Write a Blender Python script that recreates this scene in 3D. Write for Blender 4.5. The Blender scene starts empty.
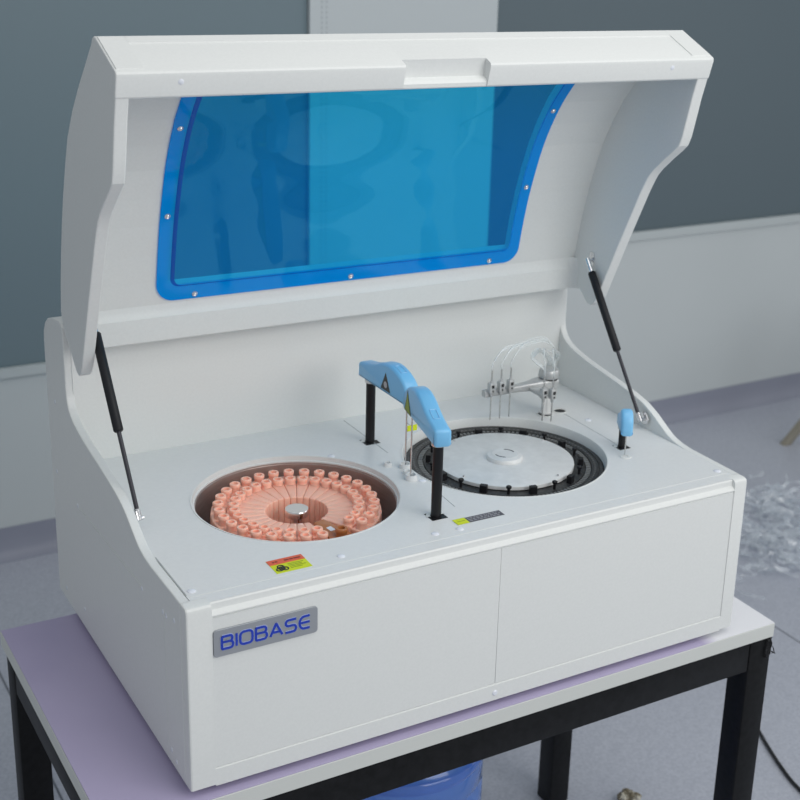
import bpy, bmesh, math, random
from math import sin, cos, pi, radians, sqrt, atan2
from mathutils import Vector, Matrix

S = bpy.context.scene
C = S.collection
ZG = 0.64                      # height of the analyser's underside above the floor
WORLD = {}                     # world position of every object's origin

# ------------------------------------------------------------------ materials
def mat(name, col, rough=.5, metal=0., spec=.5, coat=0., trans=0., sub=0., emit=None):
    m = bpy.data.materials.new(name); m.use_nodes = True
    b = m.node_tree.nodes['Principled BSDF']
    b.inputs['Base Color'].default_value = (*col, 1)
    b.inputs['Roughness'].default_value = rough
    b.inputs['Metallic'].default_value = metal
    b.inputs['Specular IOR Level'].default_value = spec
    b.inputs['Coat Weight'].default_value = coat
    b.inputs['Transmission Weight'].default_value = trans
    if sub:
        b.inputs['Subsurface Weight'].default_value = sub
        b.inputs['Subsurface Radius'].default_value = (.01, .006, .005)
        b.inputs['Subsurface Scale'].default_value = .5
    return m

def noise_var(m, scale, c1, c2, lo=.4, hi=.6, bump=0., detail=4, stretch=None):
    nt = m.node_tree; b = nt.nodes['Principled BSDF']
    tc = nt.nodes.new('ShaderNodeTexCoord'); n = nt.nodes.new('ShaderNodeTexNoise')
    n.inputs['Scale'].default_value = scale; n.inputs['Detail'].default_value = detail
    src = tc.outputs['Object']
    if stretch:
        mp = nt.nodes.new('ShaderNodeMapping'); mp.inputs['Scale'].default_value = stretch
        nt.links.new(src, mp.inputs['Vector']); src = mp.outputs['Vector']
    nt.links.new(src, n.inputs['Vector'])
    r = nt.nodes.new('ShaderNodeValToRGB')
    r.color_ramp.elements[0].position = lo; r.color_ramp.elements[0].color = (*c1, 1)
    r.color_ramp.elements[1].position = hi; r.color_ramp.elements[1].color = (*c2, 1)
    nt.links.new(n.outputs['Fac'], r.inputs['Fac']); nt.links.new(r.outputs['Color'], b.inputs['Base Color'])
    if bump:
        bp = nt.nodes.new('ShaderNodeBump'); bp.inputs['Strength'].default_value = bump
        bp.inputs['Distance'].default_value = .001
        nt.links.new(n.outputs['Fac'], bp.inputs['Height']); nt.links.new(bp.outputs['Normal'], b.inputs['Normal'])
    return m

def clearish(name, tint, alpha_diff, diff, rough=.03, spec=1.0, ior=1.45):
    """clear tinted plastic: tinted see-through, a little body colour, a gloss on top"""
    m = bpy.data.materials.new(name); m.use_nodes = True
    nt = m.node_tree; nt.nodes.clear()
    o = nt.nodes.new('ShaderNodeOutputMaterial')
    t = nt.nodes.new('ShaderNodeBsdfTransparent'); t.inputs['Color'].default_value = (*tint, 1)
    d = nt.nodes.new('ShaderNodeBsdfDiffuse'); d.inputs['Color'].default_value = (*diff, 1)
    mx = nt.nodes.new('ShaderNodeMixShader'); mx.inputs['Fac'].default_value = alpha_diff
    g = nt.nodes.new('ShaderNodeBsdfGlossy'); g.inputs['Roughness'].default_value = rough
    g.inputs['Color'].default_value = (*(spec if isinstance(spec, tuple) else (spec,)*3), 1)
    lw = nt.nodes.new('ShaderNodeLayerWeight'); lw.inputs['Blend'].default_value = .5
    pw = nt.nodes.new('ShaderNodeMath'); pw.operation = 'POWER'; pw.inputs[1].default_value = 5
    f0 = ((ior-1)/(ior+1))**2
    f = nt.nodes.new('ShaderNodeMath'); f.operation = 'MULTIPLY_ADD'; f.inputs[1].default_value = 1-f0; f.inputs[2].default_value = f0
    nt.links.new(lw.outputs['Facing'], pw.inputs[0]); nt.links.new(pw.outputs[0], f.inputs[0])
    mg = nt.nodes.new('ShaderNodeMixShader')
    L = nt.links.new
    L(t.outputs[0], mx.inputs[1]); L(d.outputs[0], mx.inputs[2])
    L(mx.outputs[0], mg.inputs[1]); L(g.outputs[0], mg.inputs[2]); L(f.outputs[0], mg.inputs['Fac'])
    L(mg.outputs[0], o.inputs['Surface'])
    return m

M = {}
M['white'] = noise_var(mat('white_plastic', (.8, .8, .8), .38, spec=.4), 260, (.70, .72, .714), (.725, .745, .738), .3, .7, .06)
M['deck'] = noise_var(mat('deck_white', (.8, .8, .8), .32, spec=.4), 180, (.70, .72, .727), (.725, .745, .75), .3, .7, .05)
M['cap'] = mat('screw_cap_white', (.74, .77, .84), .25)
M['seam'] = mat('seam_grey', (.42, .44, .45), .6)
M['steel'] = mat('steel', (.62, .61, .60), .25, 1)
M['chrome'] = mat('chrome', (.75, .75, .76), .15, 1)
M['brushed'] = noise_var(mat('brushed_aluminium', (.8, .8, .8), .5, .25), 60, (.68, .69, .69), (.76, .77, .77), .3, .7, 0, 3)
M['well'] = noise_var(mat('well_steel', (.3, .25, .24), .32, .8), 40, (.52, .46, .44), (.62, .56, .54), .3, .7, 0, 2, (1, 1, 8))
M['black'] = mat('black_anodised', (.008, .008, .010), .4, spec=.3)
M['rubber'] = mat('black_rubber', (.010, .011, .014), .5, spec=.3)
M['rod'] = mat('dark_rod', (.05, .05, .06), .3, .5)
M['ring'] = noise_var(mat('ring_black', (.03, .03, .03), .45), 300, (.018, .018, .02), (.06, .062, .06), .45, .7)
M['ringgrey'] = mat('ring_grey', (.16, .165, .165), .5)
M['armblue'] = noise_var(mat('arm_blue', (.17, .46, .78), .3, sub=.1, spec=.45), 8, (.18, .49, .80), (.22, .54, .83), .3, .7)
M['armpale'] = mat('arm_pale_blue', (.27, .56, .85), .3)
M['blue_rim'] = clearish('blue_acrylic_rim', (.0, .42, 1.0), .5, (.0, .44, 1.0), .05, (.7, .85, 1.0), 1.45)
M['blue_edge'] = clearish('blue_acrylic_edge', (.0, .25, .8), .6, (.0, .13, .70), .05)
M['blue_pane'] = clearish('blue_acrylic_pane', (.05, .76, 1.0), .24, (.0, .15, 1.0), .010, (.25, .85, 1.0), 1.6)
M['pink'] = mat('pink_bottle', (1.0, .53, .41), .32, sub=.5)
M['pinkcap'] = mat('pink_mouth', (.55, .16, .12), .5)
M['amber'] = mat('amber_bottle', (.42, .15, .05), .2, sub=.15)
M['clear'] = clearish('clear_plastic', (.93, .95, .96), .10, (.8, .85, .88), .08, 1.0, 1.5)
M['fitting'] = mat('nickel_fitting', (.50, .51, .51), .3, .35)
M['hose'] = clearish('clear_hose', (.97, .98, .98), .45, (.92, .95, .95), .12, 1.0, 1.5)
M['silver_plate'] = mat('nameplate_silver', (.36, .38, .41), .4, .5)
M['logo_blue'] = mat('logo_blue', (.008, .04, .42), .35)
M['logo_edge'] = mat('logo_edge', (.45, .52, .70), .4)
M['s_red'] = mat('sticker_orange_red', (.72, .13, .06), .5)
M['s_yel'] = mat('sticker_yellow_green', (.62, .72, .01), .5)
M['s_ink'] = mat('sticker_ink', (.02, .025, .02), .5)
M['s_dark'] = mat('sticker_dark_grey', (.09, .09, .11), .5)
M['s_olive'] = mat('sticker_print_olive', (.22, .30, .01), .5)
M['s_grey'] = mat('sticker_print_grey', (.4, .4, .42), .5)
M['frame'] = noise_var(mat('table_frame_black', (.01, .01, .01), .45, spec=.18), 90, (.004, .0045, .005), (.010, .0105, .012), .3, .75, .15)
M['edge'] = mat('table_edge_white', (.60, .62, .60), .45)
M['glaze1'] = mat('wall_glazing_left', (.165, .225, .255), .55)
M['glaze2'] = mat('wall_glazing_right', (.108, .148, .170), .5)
M['wall'] = noise_var(mat('wall_white', (.5, .55, .55), .5), 1.5, (.56, .60, .605), (.60, .64, .645), .3, .7, 0, 2)
M['trim'] = mat('trim_white', (.52, .565, .57), .45)
M['column'] = mat('column_white', (.54, .585, .60), .5)
M['stitch'] = mat('stitch_grey', (.42, .46, .48), .6)
M['cove'] = noise_var(mat('vinyl_cove', (.2, .2, .3), .4), 3, (.26, .275, .34), (.30, .315, .385), .3, .7)
M['jug'] = clearish('jug_blue', (.45, .62, .95), .5, (.16, .33, .80), .08, 1.0, 1.5)
M['cable'] = mat('cable_black', (.012, .012, .014), .45)
M['wood'] = noise_var(mat('stool_leg_tan', (.3, .27, .2), .5), 12, (.25, .235, .19), (.34, .31, .25), .3, .7, 0, 3, (1, 1, .1))
M['stoolseat'] = mat('stool_seat_grey', (.22, .23, .25), .5)
M['film'] = clearish('crumpled_film', (.97, .98, .99), .22, (.8, .85, .9), .12, 1.0, 1.6)
M['paper'] = noise_var(mat('paper_scrap', (.4, .38, .3), .8), 60, (.14, .12, .08), (.55, .53, .45), .4, .6)

# lilac laminate colour that turns white near the right end
def tabletop_mat():
    m = mat('tabletop_lilac', (.3, .25, .4), .33, spec=.5)
    nt = m.node_tree; b = nt.nodes['Principled BSDF']; L = nt.links.new
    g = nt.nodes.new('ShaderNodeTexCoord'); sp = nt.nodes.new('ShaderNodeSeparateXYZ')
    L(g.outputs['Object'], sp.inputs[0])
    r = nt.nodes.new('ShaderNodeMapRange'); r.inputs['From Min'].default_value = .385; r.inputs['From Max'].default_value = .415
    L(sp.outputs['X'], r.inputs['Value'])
    n = nt.nodes.new('ShaderNodeTexNoise'); n.inputs['Scale'].default_value = 5; n.inputs['Detail'].default_value = 6
    L(g.outputs['Object'], n.inputs['Vector'])
    c = nt.nodes.new('ShaderNodeValToRGB')
    c.color_ramp.elements[0].position = .3; c.color_ramp.elements[0].color = (.44, .395, .58, 1)
    c.color_ramp.elements[1].position = .7; c.color_ramp.elements[1].color = (.48, .43, .615, 1)
    L(n.outputs['Fac'], c.inputs['Fac'])
    n2 = nt.nodes.new('ShaderNodeTexNoise'); n2.inputs['Scale'].default_value = 38; n2.inputs['Detail'].default_value = 1
    L(g.outputs['Object'], n2.inputs['Vector'])
    c2 = nt.nodes.new('ShaderNodeValToRGB'); c2.color_ramp.elements[0].position = .17; c2.color_ramp.elements[0].color = (.5, .5, .5, 1)
    c2.color_ramp.elements[1].position = .2; c2.color_ramp.elements[1].color = (1, 1, 1, 1)
    L(n2.outputs['Fac'], c2.inputs['Fac'])
    mm = nt.nodes.new('ShaderNodeMix'); mm.data_type = 'RGBA'; mm.blend_type = 'MULTIPLY'; mm.inputs['Factor'].default_value = 1
    L(c.outputs['Color'], mm.inputs['A']); L(c2.outputs['Color'], mm.inputs['B'])
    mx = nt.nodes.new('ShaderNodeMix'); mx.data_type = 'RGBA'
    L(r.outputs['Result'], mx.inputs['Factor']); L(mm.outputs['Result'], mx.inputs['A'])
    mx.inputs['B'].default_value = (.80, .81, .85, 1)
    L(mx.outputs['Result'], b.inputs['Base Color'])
    return m
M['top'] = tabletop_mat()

def floor_mat():
    m = mat('vinyl_floor', (.3, .3, .4), .34, spec=.45)
    nt = m.node_tree; b = nt.nodes['Principled BSDF']; L = nt.links.new
    g = nt.nodes.new('ShaderNodeTexCoord')
    n = nt.nodes.new('ShaderNodeTexNoise'); n.inputs['Scale'].default_value = 170; n.inputs['Detail'].default_value = 2
    L(g.outputs['Object'], n.inputs['Vector'])
    c = nt.nodes.new('ShaderNodeValToRGB')
    c.color_ramp.elements[0].position = .3; c.color_ramp.elements[0].color = (.42, .445, .51, 1)
    c.color_ramp.elements[1].position = .7; c.color_ramp.elements[1].color = (.53, .555, .62, 1)
    L(n.outputs['Fac'], c.inputs['Fac'])
    n2 = nt.nodes.new('ShaderNodeTexNoise'); n2.inputs['Scale'].default_value = 1.3
    L(g.outputs['Object'], n2.inputs['Vector'])
    c2 = nt.nodes.new('ShaderNodeValToRGB')
    c2.color_ramp.elements[0].color = (.9, .9, .92, 1); c2.color_ramp.elements[1].color = (1, 1, 1, 1)
    L(n2.outputs['Fac'], c2.inputs['Fac'])
    mm = nt.nodes.new('ShaderNodeMix'); mm.data_type = 'RGBA'; mm.blend_type = 'MULTIPLY'; mm.inputs['Factor'].default_value = 1
    L(c.outputs['Color'], mm.inputs['A']); L(c2.outputs['Color'], mm.inputs['B'])
    # welded seams between the vinyl sheets every 1.9 m
    sp = nt.nodes.new('ShaderNodeSeparateXYZ'); L(g.outputs['Object'], sp.inputs[0])
    md = nt.nodes.new('ShaderNodeMath'); md.operation = 'PINGPONG'; md.inputs[1].default_value = .87
    of = nt.nodes.new('ShaderNodeMath'); of.operation = 'SUBTRACT'; of.inputs[1].default_value = SEAM_X
    L(sp.outputs['X'], of.inputs[0]); L(of.outputs[0], md.inputs[0])
    lt = nt.nodes.new('ShaderNodeMath'); lt.operation = 'LESS_THAN'; lt.inputs[1].default_value = .0025
    L(md.outputs[0], lt.inputs[0])
    mx = nt.nodes.new('ShaderNodeMix'); mx.data_type = 'RGBA'
    L(lt.outputs[0], mx.inputs['Factor']); L(mm.outputs['Result'], mx.inputs['A'])
    mx.inputs['B'].default_value = (.14, .15, .18, 1)
    L(mx.outputs['Result'], b.inputs['Base Color'])
    return m
SEAM_X = .80
M['floor'] = floor_mat()

# ------------------------------------------------------------------ mesh helpers
def NB(): return bmesh.new()

def box(bm, x0, y0, z0, x1, y1, z1, bevel=0., seg=2):
    vs = [bm.verts.new(p) for p in [(x0,y0,z0),(x1,y0,z0),(x1,y1,z0),(x0,y1,z0),(x0,y0,z1),(x1,y0,z1),(x1,y1,z1),(x0,y1,z1)]]
    fs = [bm.faces.new([vs[i] for i in q]) for q in [(3,2,1,0),(4,5,6,7),(0,1,5,4),(1,2,6,5),(2,3,7,6),(3,0,4,7)]]
    if bevel:
        es = list({e for f in fs for e in f.edges})
        bmesh.ops.bevel(bm, geom=es, offset=bevel, segments=seg, profile=.5, affect='EDGES')
    return bm

def prism_x(bm, prof, x0, x1, bevel=0., ends=(0, 1)):
    """profile of (y,z) points extruded along x"""
    a = [bm.verts.new((x0, y, z)) for y, z in prof]; b = [bm.verts.new((x1, y, z)) for y, z in prof]
    n = len(prof); fs = [bm.faces.new(a[::-1]), bm.faces.new(b)]
    for i in range(n):
        fs.append(bm.faces.new([a[i], a[(i+1) % n], b[(i+1) % n], b[i]]))
    bmesh.ops.recalc_face_normals(bm, faces=fs)
    if bevel:
        es = [e for k in ends for e in fs[k].edges]
        bmesh.ops.bevel(bm, geom=es, offset=bevel, segments=2, profile=.5, affect='EDGES')
    return bm

def lathe(bm, prof, c=(0, 0, 0), n=48, ax=None, a0=0., a1=2*pi):
    """profile of (r,z) points turned about z (or ax) through c"""
    R = Matrix.Identity(3) if ax is None else Vector((0, 0, 1)).rotation_difference(Vector(ax).normalized()).to_matrix()
    c = Vector(c); rings = []; full = abs(a1-a0-2*pi) < 1e-6
    m = n if full else n+1
    for r, z in prof:
        if r < 1e-7: rings.append([bm.verts.new(c + R @ Vector((0, 0, z)))])
        else: rings.append([bm.verts.new(c + R @ Vector((r*cos(a0+(a1-a0)*i/n), r*sin(a0+(a1-a0)*i/n), z))) for i in range(m)])
    for p, q in zip(rings, rings[1:]):
        for i in range(n if full else n):
            j = (i+1) % m
            if len(p) == 1 and len(q) == 1: continue
            if len(p) == 1: bm.faces.new([p[0], q[j], q[i]])
            elif len(q) == 1: bm.faces.new([p[i], p[j], q[0]])
            else: bm.faces.new([p[i], p[j], q[j], q[i]])
    return bm

def tube(bm, pts, r, n=10, caps=True):
    pts = [Vector(p) for p in pts]; rings = []
    rr = r if isinstance(r, (list, tuple)) else [r]*len(pts)
    up = None
    for i, p in enumerate(pts):
        d = (pts[min(i+1, len(pts)-1)] - pts[max(i-1, 0)]).normalized()
        if up is None:
            up = d.orthogonal().normalized()
        else:
            up = (up - d*up.dot(d)).normalized()
        s = d.cross(up)
        rings.append([bm.verts.new(p + (up*cos(2*pi*k/n) + s*sin(2*pi*k/n))*rr[i]) for k in range(n)])
    for a, b in zip(rings, rings[1:]):
        for k in range(n): bm.faces.new([a[k], a[(k+1) % n], b[(k+1) % n], b[k]])
    if caps:
        bm.faces.new(rings[0][::-1]); bm.faces.new(rings[-1])
    return bm

def spline(P, k=8):
    P = [Vector(p) for p in P]; P = [2*P[0]-P[1]] + P + [2*P[-1]-P[-2]]; out = []
    for i in range(1, len(P)-2):
        a, b, c, d = P[i-1:i+3]
        for j in range(k):
            t = j/k
            out.append(.5*((2*b) + (c-a)*t + (2*a-5*b+4*c-d)*t*t + (3*b-a-3*c+d)*t**3))
    out.append(P[-2]); return out

def rrect(x0, y0, x1, y1, r, n=6):
    out = []
    for cx, cy, a in [(x1-r, y1-r, 0), (x0+r, y1-r, 90), (x0+r, y0+r, 180), (x1-r, y0+r, 270)]:
        for i in range(n+1):
            t = radians(a + 90*i/n); out.append((cx+r*cos(t), cy+r*sin(t)))
    return out

def slab(bm, outline, f, t0, t1):
    """closed 2-D outline given thickness; f(u,v,t) -> point"""
    a = [bm.verts.new(f(u, v, t0)) for u, v in outline]; b = [bm.verts.new(f(u, v, t1)) for u, v in outline]
    n = len(a); fs = [bm.faces.new(a[::-1]), bm.faces.new(b)]
    for i in range(n): fs.append(bm.faces.new([a[i], a[(i+1) % n], b[(i+1) % n], b[i]]))
    bmesh.ops.recalc_face_normals(bm, faces=fs)
    return bm

def obj(name, bm, m, parent=None, smooth=35, origin=None, bev=0.):
    """link bm (built in scene coordinates, analyser base at z = 0) as one mesh object"""
    for v in bm.verts: v.co.z += ZG
    xs = [v.co.x for v in bm.verts]; ys = [v.co.y for v in bm.verts]; zs = [v.co.z for v in bm.verts]
    if origin is None: org = Vector(((min(xs)+max(xs))/2, (min(ys)+max(ys))/2, min(zs)))
    else: org = Vector(origin) + Vector((0, 0, ZG))
    for v in bm.verts: v.co -= org
    me = bpy.data.meshes.new(name); bm.to_mesh(me); bm.free()
    me.materials.append(M[m] if isinstance(m, str) else m)
    if smooth:
        for p in me.polygons: p.use_smooth = True
        me.set_sharp_from_angle(angle=radians(smooth))
    o = bpy.data.objects.new(name, me); C.objects.link(o)
    WORLD[o] = org
    if parent is not None:
        o.parent = parent; o.location = org - WORLD[parent]
    else: o.location = org
    if bev:
        b = o.modifiers.new('bevel', 'BEVEL'); b.width = bev; b.segments = 3; b.limit_method = 'ANGLE'; b.angle_limit = radians(40)
        b.harden_normals = True
    return o

def tag(o, label=None, cat=None, group=None, kind=None):
    if label: o['label'] = label
    if cat: o['category'] = cat
    if group: o['group'] = group
    if kind: o['kind'] = kind
    return o

def empty(name, loc, parent=None):
    o = bpy.data.objects.new(name, None); C.objects.link(o)
    w = Vector(loc) + Vector((0, 0, ZG)); WORLD[o] = w
    o.empty_display_size = .05
    if parent is not None: o.parent = parent; o.location = w - WORLD[parent]
    else: o.location = w
    return o

def struct(name, bm, m, smooth=35, parent=None): 
    o = obj(name, bm, m, parent, smooth)
    if parent is None: o['kind'] = 'structure'
    return o

# ------------------------------------------------------------------ the setting
FZ = -ZG
def wy(x): return 2.015 + .012*x            # the back wall runs almost parallel to the analyser
def wbox(bm, x0, x1, z0, z1, proud, back=0.):
    """a box on the wall face between x0 and x1, standing proud of it"""
    vs = []
    for z in (z0, z1):
        for x, o in ((x0, proud), (x1, proud), (x1, -back), (x0, -back)):
            vs.append(bm.verts.new((x, wy(x)-o, z)))
    for q in [(3,2,1,0),(4,5,6,7),(0,1,5,4),(1,2,6,5),(2,3,7,6),(3,0,4,7)]: bm.faces.new([vs[i] for i in q])
    return bm

bm = NB(); box(bm, -3.2, -3.0, FZ-.05, 5.2, 2.25, FZ); struct('floor', bm, 'floor', 0)
XL, XR = -3.2, 5.2
bm = NB()
wbox(bm, XL, 1.09, FZ, -.115, 0, .12); wbox(bm, XL, 1.09, -.115, 2.0, -.03, .12)
wbox(bm, 1.09, 1.687, FZ, 2.0, 0, .12)
wbox(bm, 1.687, XR, FZ, .060, 0, .12); wbox(bm, 1.687, XR, .060, 2.0, -.03, .12)
struct('wall_back', bm, 'wall', 0)
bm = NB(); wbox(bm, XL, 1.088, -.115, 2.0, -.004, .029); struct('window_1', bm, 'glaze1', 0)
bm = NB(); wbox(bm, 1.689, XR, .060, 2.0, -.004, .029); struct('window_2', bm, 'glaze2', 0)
bm = NB(); wbox(bm, XL, 1.088, -.137, -.112, .014, -.0005); struct('trim_1', bm, 'trim', 0)
bm = NB(); wbox(bm, 1.689, XR, .034, .062, .014, -.0005); struct('trim_2', bm, 'trim', 0)
bm = NB(); wbox(bm, 1.09, 1.687, -.137, 2.0, .010, -.0005); col = struct('trim_3', bm, 'column', 0)
bm = NB()
for i in range(150):
    z = 1.95 - i*.0135
    for x in (1.125, 1.139): wbox(bm, x-.0018, x+.0018, z, z+.006, .0108, -.0095)
obj('stitching', bm, 'stitch', col, 0)
bm = NB(); prof = [(0, -.555), (.004, -.555), (.006, -.585), (.010, -.61), (.02, -.63), (.036, FZ+.001), (.036, FZ), (0, FZ)]
a = [bm.verts.new((XL, wy(XL)-o, z)) for o, z in prof]; b = [bm.verts.new((XR, wy(XR)-o, z)) for o, z in prof]
for i in range(len(prof)-1): bm.faces.new([a[i], b[i], b[i+1], a[i+1]])
bm.faces.new(a[::-1]); bm.faces.new(b); bm.faces.new([a[-1], b[-1], b[0], a[0]])
bmesh.ops.recalc_face_normals(bm, faces=bm.faces[:])
struct('baseboard_back', bm, 'cove', 60)

# ------------------------------------------------------------------ the table
TL, TR, TF, TB = -.109, .955, -.0098, .514
table = empty('work_table', ((TL+TR)/2, (TF+TB)/2, FZ))
tag(table, 'lilac topped work table with white edging and black steel frame carrying the analyser', 'table')
bm = NB(); box(bm, TL, TF, -.0333, TR, TB, -.0100); obj('tabletop_edging', bm, 'edge', table, 30, bev=.0008)
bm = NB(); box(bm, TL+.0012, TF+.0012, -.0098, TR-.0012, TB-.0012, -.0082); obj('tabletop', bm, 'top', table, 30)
LW = .045
lx = (TL+.004, TR-.0002-LW); ly = (TF+.002, TB-.012-LW)
for x in lx:
    for y in ly:
        if x > 0 and y > .2: x -= .021
        bm = NB(); box(bm, x, y, FZ, x+LW, y+LW, -.0338, .003, 2); obj('leg', bm, 'frame', table, 40)
RZ0, RZ1 = -.086, -.0338
def rail(x0, y0, x1, y1):
    bm = NB(); box(bm, x0, y0, RZ0, x1, y1, RZ1, .002, 2); obj('rail', bm, 'frame', table, 40)
rail(lx[0]+LW+.0003, ly[0]+.001, lx[1]-.0003, ly[0]+.036)
rail(lx[0]+LW+.0003, ly[1]+LW-.036, lx[1]-.0213, ly[1]+LW-.001)
rail(lx[0]+.001, ly[0]+LW+.0003, lx[0]+.036, ly[1]-.0003)
rail(lx[1]+LW-.036, ly[0]+LW+.0003, lx[1]+LW-.0215, ly[1]-.0003)

# snagged black threads at the table's front right corner
random.seed(5)
bm = NB()
for i in range(26):
    x, y, z = TR-.003+random.uniform(-.010, .001), TF+.0035+random.uniform(-.003, .001), -.034-random.uniform(0, .012)
    pts = [(x, y, z)]
    dx, dz = random.uniform(-.0004, .0035), random.uniform(-.006, -.002)
    for k in range(7):
        dx += random.uniform(-.0040, .0022); dz += random.uniform(-.0035, .0035)
        p = pts[-1]; pts.append((max(TR-.014, min(p[0]+dx, TR+.008)), p[1]+random.uniform(-.002, .002), max(min(p[2]+dz, -.036), -.066)))
    tube(bm, spline(pts, 3), .0008, 4)
tag(obj('thread_tangle', bm, 'cable'), 'small tangle of black threads snagged on the front right corner of the lilac table', 'thread')

# ------------------------------------------------------------------ the analyser
H = .2513; W = .87
root = empty('chemistry_analyzer', (W/2, .29, -.0080))
tag(root, 'white benchtop chemistry analyser with its lid raised, standing on the lilac table', 'lab instrument')

for x, y in ((.05, .05), (.82, .05), (.05, .53), (.82, .53)):
    bm = NB(); lathe(bm, [(0, -.0080), (.015, -.0080), (.014, .0012), (0, .0012)], (x, y, 0), 24); obj('rubber_foot', bm, 'rubber', root)

# body: base box, front with its recess, rear tower
def frontprof(mid):
    if mid: return [(.02, .001), (0, .001), (0, .0250), (.0020, .0262), (.0020, .2335), (.0012, .2346), (.0, .2354), (.0002, .2366), (.0012, .2378), (.0046, .2400), (.0058, .2415), (.0062, .2440), (.0064, .2488), (.0075, .2506), (.0090, .2510), (.02, .2510)]
    return [(.02, .001), (.003, .001), (0, .003), (0, .244), (.001, .248), (.0035, .2502), (.007, H), (.02, H)]
bm = NB()
prism_x(bm, frontprof(False), 0, .032, .0022, (0,)); prism_x(bm, frontprof(True), .032, .846); prism_x(bm, frontprof(False), .846, W, .0022, (1,))
for x0, x1 in ((0.0, .0125), (W-.0125, W)): pass
obj('front_panel', bm, 'white', root, 20)
for x0, x1 in ((.0321, .4367), (.4371, .8459)):
    bm = NB(); box(bm, x0, .0009, .0270, x1, .0026, .2330, .0003, 1); obj('front_door', bm, 'white', root, 40)

bm = NB()
box(bm, .0125, .02, .001, W-.0125, .5, .150)          # base below the deck
obj('base_block', bm, 'white', root, 0)
bm = NB()
tower = [(.4805, .1505), (.4805, .450), (.482, .457), (.487, .462), (.50, .464), (.535, .459), (.56, .451), (.575, .441), (.585, .427), (.588, .412), (.588, .001), (.5005, .001), (.5005, .1505)]
prism_x(bm, tower, .0105, W-.0105)
obj('rear_housing', bm, 'white', root, 50)

curve = spline([(.127, .2513, 0), (.150, .2535, 0), (.172, .2590, 0), (.195, .2705, 0), (.218, .2825, 0), (.245, .2925, 0), (.286, .3005, 0), (.347, .3085, 0), (.40, .3155, 0), (.445, .325, 0), (.468, .336, 0), (.479, .352, 0), (.4815, .368, 0), (.4815, .39, 0)], 4)
sidep = [(.0195, .001), (.0195, H)] + [(v.x, v.y) for v in curve] + [(.4815, .450), (.483, .457), (.488, .462)] + tower[4:9] + [(.588, .412), (.588, .001)]
for x0, x1 in ((0, .0122), (W-.0122, W)):
    bm = NB(); prism_x(bm, sidep, x0, x1, .0016)
    sp = obj('side_panel', bm, 'white', root, 18)
    outx = 0 if x0 == 0 else W; s = -1 if x0 == 0 else 1
    for y, z in () if x0 else ((.45, .199), (.544, .022), (.083, .2095), (.071, .2095), (.042, .218), (.445, .034), (.163, .203), (.068, .022), (.050, .015), (.545, .327), (.559, .211)):
        bm = NB(); lathe(bm, [(0, .0008), (.0022, .0008), (.0034, .0002), (.0036, -.0006), (0, -.0006)], (outx, y, z), 16, (s, 0, 0)); obj('screw_cap', bm, 'cap', sp)
    bm = NB(); e = outx + s*.0003
    box(bm, min(e, outx), .079, .024, max(e, outx)+1e-4, .0802, .206)
    for k in range(1): tube(bm, [(e, .445, .1975), (e, .165, .2045)], .0006, 6)
    obj('panel_seam', bm, 'seam' if False else 'white', sp, 0)
bm = NB(); lathe(bm, [(0, .0016), (.003, .0014), (.0042, .0004), (.0042, -.001), (0, -.001)], (.437, 0, .0125), 18, (0, -1, 0)); obj('screw_cap', bm, 'cap', root)

# deck: one plate with two round openings, its step rings and fittings
LC, LR = (.247, .237), .1455
RC, RR = (.592, .237), .1575
def plate_with_holes(bm, x0, y0, x1, y1, z, thick, holes, n=96):
    es = []
    def loop(pts):
        vs = [bm.verts.new((x, y, z)) for x, y in pts]
        for i in range(len(vs)): es.append(bm.edges.new([vs[i], vs[(i+1) % len(vs)]]))
    loop([(x0, y0), (x1, y0), (x1, y1), (x0, y1)])
    for (cx, cy), r in holes: loop([(cx+r*cos(2*pi*i/n), cy+r*sin(2*pi*i/n)) for i in range(n)])
    g = bmesh.ops.triangle_fill(bm, edges=es, use_beauty=True, use_dissolve=False)
    fs = [f for f in g['geom'] if isinstance(f, bmesh.types.BMFace)]
    bmesh.ops.recalc_face_normals(bm, faces=fs)
    for f in fs:
        if f.normal.z < 0: f.normal_flip()
    r = bmesh.ops.extrude_face_region(bm, geom=fs)
    for v in r['geom']:
        if isinstance(v, bmesh.types.BMVert): v.co.z -= thick
    bmesh.ops.recalc_face_normals(bm, faces=bm.faces[:])
bm = NB()
plate_with_holes(bm, .0126, .0203, W-.0126, .4803, H, .003, [(LC, LR), (RC, RR)])
obj('deck', bm, 'deck', root, 40)
bm = NB(); plate_with_holes(bm, .032, .0080, .846, .0202, H, .0003, []); obj('deck_lip', bm, 'deck', root, 40)
# raised outer frame line along the deck's front
bm = NB(); box(bm, .016, .0285, H-.001, W-.016, .0297, H+.0004); obj('deck_seam', bm, 'white', root, 0)
for pts in ([(.4345, .47), (.4345, .32)], [(.4305, .165), (.4270, .108)], [(.7765, .35), (.7735, .199)], [(.0135, .145), (.0135, .034)]):
    (xa, ya), (xb, yb) = pts
    bm = NB(); tube(bm, [(xa, ya, H-.0002), (xb, yb, H-.0002)], .0007, 6); obj('deck_seam', bm, 'seam', root, 0)
for x, y in ((.0225, .042), (.221, .044), (.36, .046), (.397, .044), (.846, .041), (.352, .345), (.43, .205), (.795, .300)):
    bm = NB(); lathe(bm, [(0, .0020), (.003, .0019), (.0052, .0008), (.0056, -.0005), (0, -.0005)], (x, y, H), 20); obj('screw_cap', bm, 'cap', root)

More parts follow.
